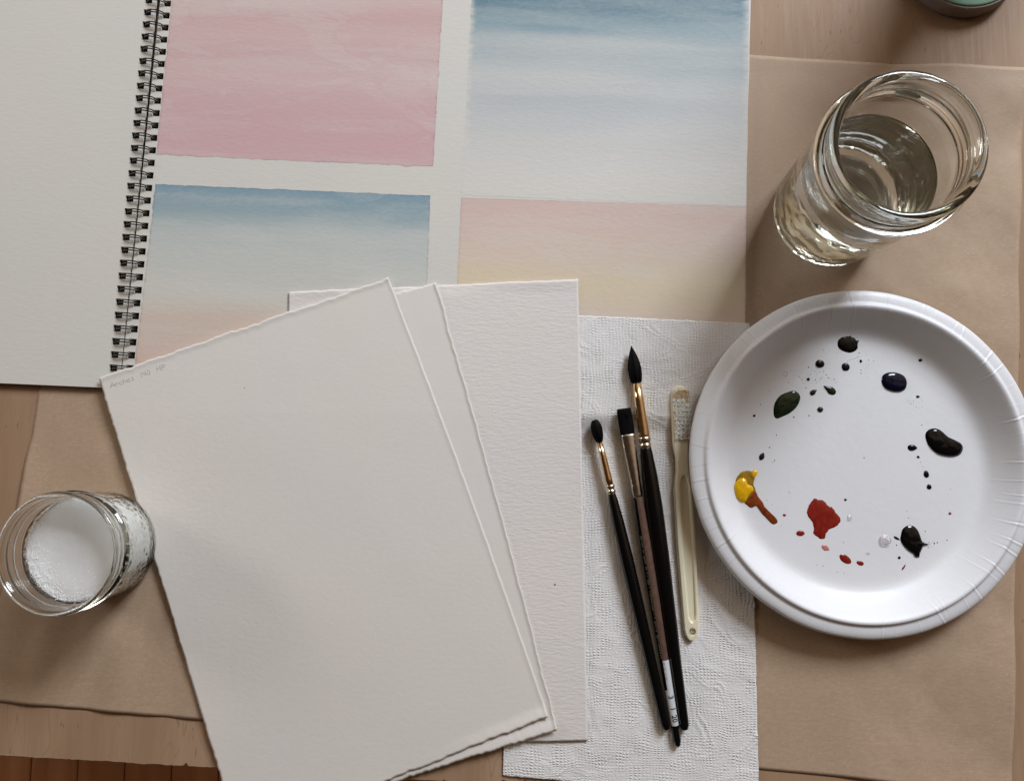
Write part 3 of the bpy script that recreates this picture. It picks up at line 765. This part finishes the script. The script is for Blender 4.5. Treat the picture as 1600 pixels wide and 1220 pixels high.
# ------------------------------------------------------------------ paint on the plate
ZF = ZP+.0012
def catmull(pts, m=6):
    out = []; n = len(pts)
    for i in range(n):
        p0, p1, p2, p3 = (pts[(i+q) % n] for q in (-1, 0, 1, 2))
        for j in range(m):
            t = j/m
            out.append(tuple(.5*((2*b_)+(-a_+c_)*t+(2*a_-5*b_+4*c_-d_)*t*t+(-a_+3*b_-3*c_+d_)*t**3) for a_, b_, c_, d_ in zip(p0, p1, p2, p3)))
    return out
def puddle_mesh(px, H, zoom=True, rough=0., m=6, rings=9, pw=2.6, ctr=None, z0=None):
    """px: outline in the close-up's pixels"""
    if zoom: px = [(1120+x/2.905, 500+y/2.905) for x, y in px]
    z0 = ZF if z0 is None else z0
    ol = [P(x, y, z0) for x, y in catmull(px, m)]
    c_ = sum(ol, Vector())/len(ol) if ctr is None else P(1120+ctr[0]/2.905, 500+ctr[1]/2.905, z0)
    v = []; n = len(ol)
    for j in range(rings):
        k_ = 1-j/rings; kk = k_**.75
        for i, p in enumerate(ol):
            q = c_+(p-c_)*kk
            if rough: q = c_+(p-c_)*kk*(1+rough*fbm(i*.45, 3.)*(kk**3))
            v.append(Vector((q.x, q.y, z0+ptilt(q.x, q.y)+.00002+H*(1-kk**pw)**.5*(1+.12*fbm(q.x*260, q.y*260)))))
    v.append(Vector((c_.x, c_.y, z0+ptilt(c_.x, c_.y)+H)))
    f = [(j*n+i, j*n+(i+1) % n, (j+1)*n+(i+1) % n, (j+1)*n+i) for j in range(rings-1) for i in range(n)]
    f += [((rings-1)*n+i, (rings-1)*n+(i+1) % n, len(v)-1) for i in range(n)]
    return v, f, c_
def puddle(name, label, px, H, mat, group=None, **k):
    v, f, c_ = puddle_mesh(px, H, **k); return tag(obj(name, v, f, M[mat], origin=c_), label, 'paint', group)
GP = 'paint puddles on the plate'
puddle('paint_puddle', 'ragged black paint puddle nearest the top of the plate', [(541, 95), (556, 80), (575, 75), (586, 70), (600, 66), (604, 78), (618, 84), (630, 98), (640, 94), (633, 108), (632, 130), (618, 145), (598, 151), (575, 146), (552, 136), (541, 118)], .0012, 'p_black', GP, m=5, rough=.05)
puddle('paint_puddle', 'glossy dark blue oval paint puddle at the upper right of the plate', [(741, 280), (748, 252), (775, 239), (812, 240), (845, 256), (858, 285), (850, 315), (826, 327), (790, 325), (757, 310)], .0022, 'p_blue', GP)
puddle('paint_puddle', 'large kidney-shaped black paint puddle at the right of the plate', [(942, 525), (955, 500), (985, 491), (1012, 500), (1045, 528), (1080, 545), (1108, 562), (1115, 585), (1100, 612), (1065, 621), (1020, 615), (985, 598), (955, 565)], .0024, 'p_black', GP)
puddle('paint_puddle', 'black paint puddle with a pointed tail at the lower right of the plate', [(832, 975), (840, 948), (862, 932), (888, 933), (908, 950), (920, 975), (932, 1005), (960, 1017), (938, 1024), (928, 1042), (920, 1060), (916, 1076), (900, 1076), (890, 1062), (865, 1045), (842, 1020), (830, 998)], .0018, 'p_black', GP)
puddle('paint_puddle', 'broad flat brick-red paint puddle at the bottom of the plate', [(405, 865), (412, 840), (428, 818), (443, 808), (455, 815), (478, 818), (500, 840), (518, 850), (535, 872), (556, 900), (549, 925), (530, 938), (505, 950), (490, 968), (485, 990), (465, 992), (448, 978), (432, 965), (435, 945), (428, 915), (408, 890)], .0005, 'p_red', GP, m=4, rough=.06, pw=8)
puddle('paint_puddle', 'leaf-shaped dark green paint puddle at the upper left of the plate', [(250, 415), (256, 378), (280, 345), (318, 328), (346, 323), (370, 343), (368, 372), (350, 402), (322, 425), (290, 440), (268, 448), (254, 440)], .0013, 'p_green', GP)
YP = thing('paint_puddle', 'thick yellow paint puddle trailing a red-brown streak at the left of the plate', 'paint', P(1120+120/2.905, 500+770/2.905, ZF), GP)
v, f, _ = puddle_mesh([(72, 775), (70, 745), (85, 712), (105, 690), (135, 683), (158, 690), (166, 715), (160, 745), (170, 770), (165, 800), (140, 822), (112, 828), (85, 808)], .0007, m=5, rough=.04); obj('olive_base', v, f, M['p_ochre'], YP)
v, f, _ = puddle_mesh([(118, 826), (135, 800), (160, 770), (172, 778), (182, 800), (200, 822), (212, 845), (228, 862), (248, 882), (264, 898), (270, 916), (252, 926), (236, 915), (220, 898), (200, 878), (186, 858), (172, 842), (148, 850), (130, 838)], .0009, m=4, ctr=(185, 828)); obj('red_brown_streak', v, f, M['p_brown'], YP)
v, f, _ = puddle_mesh([(70, 768), (74, 740), (92, 720), (112, 712), (126, 720), (135, 742), (155, 752), (160, 772), (140, 795), (122, 824), (100, 824), (80, 805)], .0026, m=5, pw=2.2); obj('yellow_blob', v, f, M['p_yellow'], YP)
v, f, _ = puddle_mesh([(150, 690), (160, 680), (174, 680), (178, 694), (168, 712), (155, 718), (148, 705)], .0017, m=4); obj('yellow_blob', v, f, M['p_yellow'], YP)
GD = 'small paint drops on the plate'
def drop_px(cx_, cy_, rx, ry, ang=0., tail=0.):
    out = []
    for k_ in range(10):
        q = 2*PI*k_/10; x = rx*math.cos(q)*(1+tail*(k_ == 0)); y = ry*math.sin(q); ca, sa = math.cos(ang), math.sin(ang)
        out.append((cx_+x*ca-y*sa+random.uniform(-.8, .8), cy_+x*sa+y*ca+random.uniform(-.8, .8)))
    return out
drops = [((461, 201, 21, 18, 0, 0), 'p_black', 'round black drop below and left of the ragged black puddle', .0012),
 ((578, 215, 19, 18, .4, 0), 'p_blue', 'round blue-black drop just below the ragged black puddle', .001),
 ((647, 189, 6, 7, 0, 0), 'p_black', 'tiny black drop right below the ragged black puddle', .0005),
 ((408, 271, 8, 7, 0, 0), 'p_black', 'tiny black drop in the spatter above the green puddle', .0005),
 ((429, 331, 15, 12, -.6, .4), 'p_green', 'small green drop between the leaf-shaped puddle and the comma-shaped drop', .0007),
 ((512, 322, 25, 17, 3.7, .7), 'p_green', 'comma-shaped green drop with a tail to its upper left', .0009),
 ((463, 407, 14, 13, 0, 0), 'p_green', 'small round green drop right of the leaf-shaped puddle', .0008),
 ((918, 183, 9.5, 8.5, 0, 0), 'p_black', 'lone black drop near the upper right wall of the plate', .0006),
 ((908, 348, 8, 6, 0, 0), 'p_black', 'tiny black drop below the dark blue oval puddle', .0005),
 ((882, 579, 21, 14, .1, .15), 'p_black', 'oval black drop just left of the kidney-shaped puddle', .0009),
 ((910, 621, 7, 6, .7, 0), 'p_black', 'tiny black drop between the larger drops left of the kidney puddle', .0004),
 ((948, 699, 17, 12, 1.2, 0), 'p_black', 'upper of two black drops under the kidney-shaped puddle', .0008),
 ((961, 756, 12, 11, 1., 0), 'p_black', 'lower of two black drops under the kidney-shaped puddle', .0008),
 ((198, 620, 17, 12, -1.1, .2), 'p_green', 'dark green drop above the yellow puddle', .0008),
 ((374, 966, 19, 12, 0, 0), 'p_red', 'small dark red drop left below the broad red puddle', .0006),
 ((579, 1083, 31, 17, .6, 0), 'p_red', 'long red drop right below the broad red puddle', .0006),
 ((647, 1101, 17, 10, .3, 0), 'p_red', 'short red drop lowest on the plate', .0005),
 ((487, 1031, 18, 12, .5, .3), 'p_pink', 'pale diluted red drop under the broad red puddle', .0004),
 ((596, 899, 12, 14, .3, 0), 'p_clear', 'small clear ringed drop right of the broad red puddle', .0005),
 ((759, 1002, 30, 27, 0, 0), 'p_clear', 'large clear lavender drop left of the tailed black puddle', .0014),
 ((682, 1057, 8, 7, 0, 0), 'p_clear', 'tiny clear drop between the long red drop and the lavender drop', .0004),
 ((300, 248, 13, 12, 0, 0), 'p_clear', 'small clear drop above the green puddle', .0005),
 ((579, 814, 7, 5.5, 0, 0), 'p_black', 'tiny dark drop above right of the broad red puddle', .0004),
 ((301, 883, 7, 6, 0, 0), 'p_red', 'tiny dark red drop between the streak and the broad red puddle', .0004),
 ((812, 988, 14, 6, .5, .3), 'p_black', 'thin black splash between the lavender drop and the tailed puddle', .0004),
 ((825, 1077, 7, 6, 0, 0), 'p_black', 'tiny black drop below the tailed black puddle', .0004),
 ((845, 1122, 14, 4, -1., .3), 'p_brown', 'thin dark dash below the tailed black puddle near the plate wall', .0003),
 ((163, 436, 6.5, 5.5, 0, 0), 'p_black', 'tiny black drop left of the leaf-shaped green puddle', .0004),
 ((1057, 877, 7, 6, 0, 0), 'p_red', 'tiny dark drop near the lower right wall of the plate', .0004)]
for spec, m_, lab, H in drops:
    puddle('paint_drop', lab, drop_px(*spec), H, m_, GD, m=5 if m_ == 'p_clear' else 3, rings=9 if m_ == 'p_clear' else 5)
rnd = random.Random(21); mb = MB()
def spot(x, y, r, el=1., ang=0.):
    p = P(1120+x/2.905, 500+y/2.905, ZF+.00003); p.z += ptilt(p.x, p.y); r = r*mm; n = 7; vv = []
    for k_ in range(n):
        q = 2*PI*k_/n; X = r*el*math.cos(q)*rnd.uniform(.75, 1.25); Y = r*math.sin(q); vv.append(p+Vector((X*math.cos(ang)-Y*math.sin(ang), X*math.sin(ang)+Y*math.cos(ang), 0)))
    vv.append(p+Vector((0, 0, r*.4))); mb.add(vv, [(k_, (k_+1) % n, n) for k_ in range(n)])
for x, y, r in ((409, 217, .55), (367, 258, .5), (397, 309, .5), (319, 285, .4), (329, 233, .3), (441, 273, .45), (466, 267, .35), (490, 250, .4), (501, 264, .5), (526, 271, .4), (380, 273, .4), (384, 286, .3), (437, 235, .3), (462, 236, .3), (478, 236, .35), (445, 286, .25), (420, 246, .3), (639, 152, .45), (682, 183, .4), (648, 229, .4), (647, 243, .45), (705, 188, .35),
                (412, 435, .55), (343, 442, .6), (192, 385, .4), (231, 322, .3), (264, 523, .45), (233, 578, .5), (256, 637, .5), (247, 645, .3), (323, 781, .4), (663, 625, .45), (927, 477, .4), (922, 645, .3), (933, 667, .3), (887, 370, .35), (878, 382, .3), (930, 365, .25), (872, 378, .25), (762, 463, .25), (544, 512, .2), (1058, 768, .3), (944, 958, .45), (867, 897, .35), (860, 866, .3), (985, 1012, .5), (999, 1009, .45), (1044, 998, .45), (958, 1031, .4), (813, 1020, .5), (571, 1007, .35), (142, 140, .45), (450, 1109, .3), (478, 1113, .35), (541, 1141, .3), (574, 1146, .3), (222, 815, .3), (245, 838, .3), (362, 664, .2), (286, 932, .25)):
    spot(x, y, r*.85)
for _ in range(70): spot(rnd.gauss(430, 48), rnd.gauss(258, 22), rnd.uniform(.08, .2))
for _ in range(40): spot(rnd.gauss(665, 34), rnd.gauss(215, 26), rnd.uniform(.05, .16))
for _ in range(34): spot(rnd.uniform(460, 560), rnd.gauss(140, 9), rnd.uniform(.05, .13), 2.2, .2)
for _ in range(60): spot(rnd.uniform(90, 1080), rnd.uniform(200, 1120), rnd.uniform(.04, .12))
for _ in range(14): spot(rnd.uniform(860, 930), rnd.uniform(355, 400), rnd.uniform(.06, .16), 2., .5)
for _ in range(16): spot(rnd.uniform(935, 1000), rnd.gauss(1014, 6), rnd.uniform(.06, .18), 2.2, .15)
for q in range(14): spot(585+q*4.2, 189-q*1.7, .12, 2.4, .4)
o = mb.build('paint_spatter', M['p_black'], origin=(plate_c.x, plate_c.y, ZF)); tag(o, 'fine dark paint spatter across the plate', 'paint', kind='stuff')

# ------------------------------------------------------------------ jars
def resample(pr, step):
    out = []
    for (a_, b_), (c_, d_) in zip(pr, pr[1:]):
        n_ = max(1, int(math.hypot(c_-a_, d_-b_)/step))
        for q in range(n_): t = q/n_; out.append((lerp(a_, c_, t), lerp(b_, d_, t)))
    out.append(pr[-1]); return out
def smoothprof(pr, it=2):
    for _ in range(it): pr = [pr[0]]+[((a_[0]+2*b_[0]+c_[0])/4, (a_[1]+2*b_[1]+c_[1])/4) for a_, b_, c_ in zip(pr, pr[1:], pr[2:])]+[pr[-1]]
    return pr
def lathe(c, pr, nt_, fn=None, closed_axis=True):
    """pr from axis to axis, in mm"""
    v = []; f = []
    for i, (r, z) in enumerate(pr):
        for k_ in range(nt_):
            th = 2*PI*k_/nt_; rr = max(r, .02)
            if fn: rr += fn(i, rr, z, th)
            v.append(Vector((c.x+rr*mm*math.cos(th), c.y+rr*mm*math.sin(th), c.z+z*mm)))
    for i in range(len(pr)-1):
        for k_ in range(nt_): a_, b_ = i*nt_+k_, i*nt_+(k_+1) % nt_; f.append((a_, b_, b_+nt_, a_+nt_))
    f.append(tuple(range(nt_-1, -1, -1))); f.append(tuple((len(pr)-1)*nt_+k_ for k_ in range(nt_)))
    return v, f
JZ = .0012
J1 = thing('glass_jar', 'tall wide-mouthed glass jar half full of water on the kraft paper', 'jar', (jar_c.x, jar_c.y, JZ)); J1.scale = (1.01, 1.01, .935)
out = [(0, 2.2), (24, 1.8), (29, .3), (32, 0), (34.6, .9), (36.8, 3.5), (37.9, 7), (38.3, 11), (38.2, 15), (38.9, 20), (40.2, 50), (41.6, 84), (42.2, 90), (41.9, 94), (40.8, 97), (40.8, 98.2), (43.2, 98.8), (45.2, 100.4), (45.4, 102), (43.8, 103.6), (40.6, 104.4), (40.0, 106), (40.1, 113.5), (41.8, 114.8), (42.2, 117.2), (41.2, 119.6)]
inn = [(39.2, 120.2), (37.0, 119.2), (36.0, 116.5), (36.1, 108), (36.6, 102), (37.0, 97), (38.2, 92), (38.6, 86), (37.4, 55), (36.0, 24), (35.2, 13), (33.2, 8), (29, 5.8), (20, 5.6), (0, 6.6)]
pr1 = smoothprof(resample(out+inn, 1.1), 1)
iout = max(i for i, q in enumerate(pr1) if q[1] == max(t[1] for t in pr1))
rj = random.Random(5)
def jar1fn(i, r, z, th):
    d = 0.
    if i < iout:
        if 104.6 < z < 116:  # screw thread
            for s_ in (0, 1):
                zc = 107+3.6*((th/(2*PI)+.25) % 1.)+s_*3.4; d += .6*math.exp(-((z-zc)/.75)**2)
        if 4 < z < 20 and r > 36: d += .35*mn.noise(Vector((th*9, z*.35, 1)))+.3*mn.noise(Vector((th*24, z*.7, 4)))
        if 20 <= z < 96: d += .10*mn.noise(Vector((th*3, z*.06, 1)))
    else:
        if 8 < z < 100: d += .10*mn.noise(Vector((math.cos(th)*2, math.sin(th)*2, z*.05)))+(.34*mn.noise(Vector((math.cos(th)*5+z*.02, math.sin(th)*5, z*.11+5))) if z < 74 else 0)
        elif z <= 8 and r > 2: d += .3*mn.noise(Vector((math.cos(th)*3, math.sin(th)*3, r*.3)))
    return d
cj = Vector((jar_c.x, jar_c.y, JZ))
obj('glass', *lathe(cj, pr1, 200, jar1fn), M['glass'], J1)
WL = 71.
wat = [(0, 6.45), (20, 5.45), (29, 5.65), (33.4, 7.9), (35.4, 13), (36.2, 24), (37.5, 54), (38.06, 70.6), (38.1, 72.0), (37.4, 71.4), (35.9, WL), (20, WL), (0, WL)]
obj('water', *lathe(cj, smoothprof(resample(wat, 1.2), 0), 200, lambda i, r, z, th: 0.), M['water'], J1)
v, f = text_mesh('CUP', .0065, .0004); ov = []
for q in v:
    th = D(-138)+(q.x-.006)/.0413; r = .0395+q.z; ov.append((cj.x+r*math.cos(th), cj.y+r*math.sin(th), cj.z+.040+q.y))
obj('embossed_lettering', ov, f, M['glass'], J1, smooth=False)

J2 = thing('salt_jar', 'short pattern-sided glass jar filled with white salt on the kraft paper', 'jar', (salt_c.x, salt_c.y, JZ))
out = [(0, 2.0), (24, 1.6), (29, .2), (31, 0), (33.2, 1.4), (34.2, 4), (34.8, 20), (35.2, 33), (35.0, 36.5), (34.2, 38.5), (34.6, 39.6), (37.0, 40.4), (37.6, 41.6), (36.6, 43), (35.0, 43.8), (34.8, 46), (36.4, 47.2), (36.6, 48.4), (35.6, 49.6), (35.4, 51.8), (36.6, 52.8), (37.4, 54.2), (37.0, 55.6)]
inn = [(36.2, 56.2), (34.6, 55.8), (33.9, 54.4), (33.5, 50), (33.2, 44), (32.6, 40), (32.8, 35), (32.6, 20), (32.0, 8), (30, 5.2), (24, 4.4), (0, 4.8)]
pr2 = smoothprof(resample(out+inn, .8), 1); iout2 = max(i for i, q in enumerate(pr2) if q[1] == max(t[1] for t in pr2))
def jar2fn(i, r, z, th):
    if i < iout2 and 3 < z < 35 and r > 33:
        return .40*mn.noise(Vector((th*16, z*.22, 2)))+.30*mn.noise(Vector((th*34, z*.5, 7)))+.15*abs(math.sin(th*14+z*.42))*abs(math.sin(th*14-z*.42))
    if i >= iout2 and z > 5: return .12*mn.noise(Vector((math.cos(th)*4, math.sin(th)*4, z*.15)))
    return 0.
cs_ = Vector((salt_c.x, salt_c.y, JZ))
obj('glass', *lathe(cs_, pr2, 240, jar2fn), M['glass'], J2)
sal = [(0, 5.2), (24, 4.8), (29.4, 5.8), (31.6, 9), (32.2, 20), (32.3, 32), (32.0, 36.2)]+[(32.0-32.0*q/26, 36.6) for q in range(1, 26)]+[(.3, 36.6)]
v, f = lathe(cs_, resample(sal, 1.3), 200)
for q in v:
    if q.z > cs_.z+.0350:
        X, Y = q.x-cs_.x, q.y-cs_.y
        q.z += .0003*fbm(X*40, Y*40, 3.)+.00005*fbm(X*200, Y*200, 1.)
        q.z += .0010*smooth01((math.hypot(X, Y)-.024)/.009)*(-.7+.5*fbm(X*90, Y*90, 6.))+.0016*(X/.033)-.0006
obj('salt', v, f, M['salt'], J2)
rnd = random.Random(8); mb = MB()
cube_v, cube_f = box(-1, 1, -1, 1, -1, 1)
def grain(p, s_):
    qn = Quaternion((rnd.uniform(-1, 1), rnd.uniform(-1, 1), rnd.uniform(-1, 1), rnd.uniform(-1, 1))).normalized()
    mb.add([p+qn @ (Vector(t)*s_*rnd.uniform(.7, 1.2)) for t in cube_v], cube_f)
for _ in range(1500):
    th = rnd.uniform(0, 2*PI) if rnd.random() < .35 else rnd.gauss(PI+.25, .75); r = rnd.uniform(.0285, .0326)-(abs(rnd.gauss(0, .006)) if rnd.random() < .5 else 0)
    X, Y = r*math.cos(th), r*math.sin(th)
    z = cs_.z+.0366+.0003*fbm(X*40, Y*40, 3.)+.0016*(X/.033)-.0005+rnd.uniform(-.0005, .0005)+(.0010*rnd.random() if r > .0315 else 0)
    grain(Vector((cs_.x+X, cs_.y+Y, z)), rnd.uniform(.00009, .00024))
o = mb.build('salt_grains', M['grain'], J2, smooth=False); o['kind'] = 'stuff'

# ------------------------------------------------------------------ round green-topped container at the top edge
tc_ = P(1498, -53, .0); tc_.z = 0
TN = thing('round_box', 'round grey-brown container with a soft green top cut off by the top edge', 'container', (tc_.x, tc_.y, .0002))
ct = Vector((tc_.x, tc_.y, .0003))
obj('box_side', *lathe(ct, smoothprof(resample([(0, 0), (39.0, 0), (40.0, .6), (40.2, 2), (40.2, 11.4), (39.8, 12.2), (38.9, 12.4), (38.5, 11.7), (0, 11.6)], .8), 1), 160), M['tin_side'], TN)
obj('box_top', *lathe(ct, smoothprof(resample([(0, 11.8), (38.0, 11.8), (38.4, 12.3), (38.2, 12.9), (37.4, 13.2), (0, 13.2)], .8), 1), 160), M['tin_top'], TN)

# ------------------------------------------------------------------ unseen box added past the top edge to shade wood and kraft paper
ka, kb = P(1492, -205, 0), P(1492+.82*140, -205+.57*140, 0)
kx_ = (kb-ka).normalized(); ky_ = Vector((-kx_.y, kx_.x, 0)); kw = (kb-ka).length
kc_ = ka+kx_*kw/2+ky_*.03
CT = thing('shadow_caster', 'tall unseen box added beyond the top edge to cast a shadow toward the jar', 'unseen shadow caster', (kc_.x, kc_.y, .0002))
def kbox(x0, x1, y0, y1, z0, z1):
    v, f = box(x0, x1, y0, y1, z0, z1); return [ka+kx_*q[0]+ky_*q[1]+Vector((0, 0, q[2])) for q in v], f
obj('shadow_caster_body', *kbox(0, kw, 0, .06, .0003, .2395), M['tin_side'], CT, smooth=False)
for y0, y1 in ((0, .0296), (.0304, .06)): obj('shadow_caster_flap', *kbox(0, kw, y0, y1, .240, .2408), M['tin_side'], CT, smooth=False)
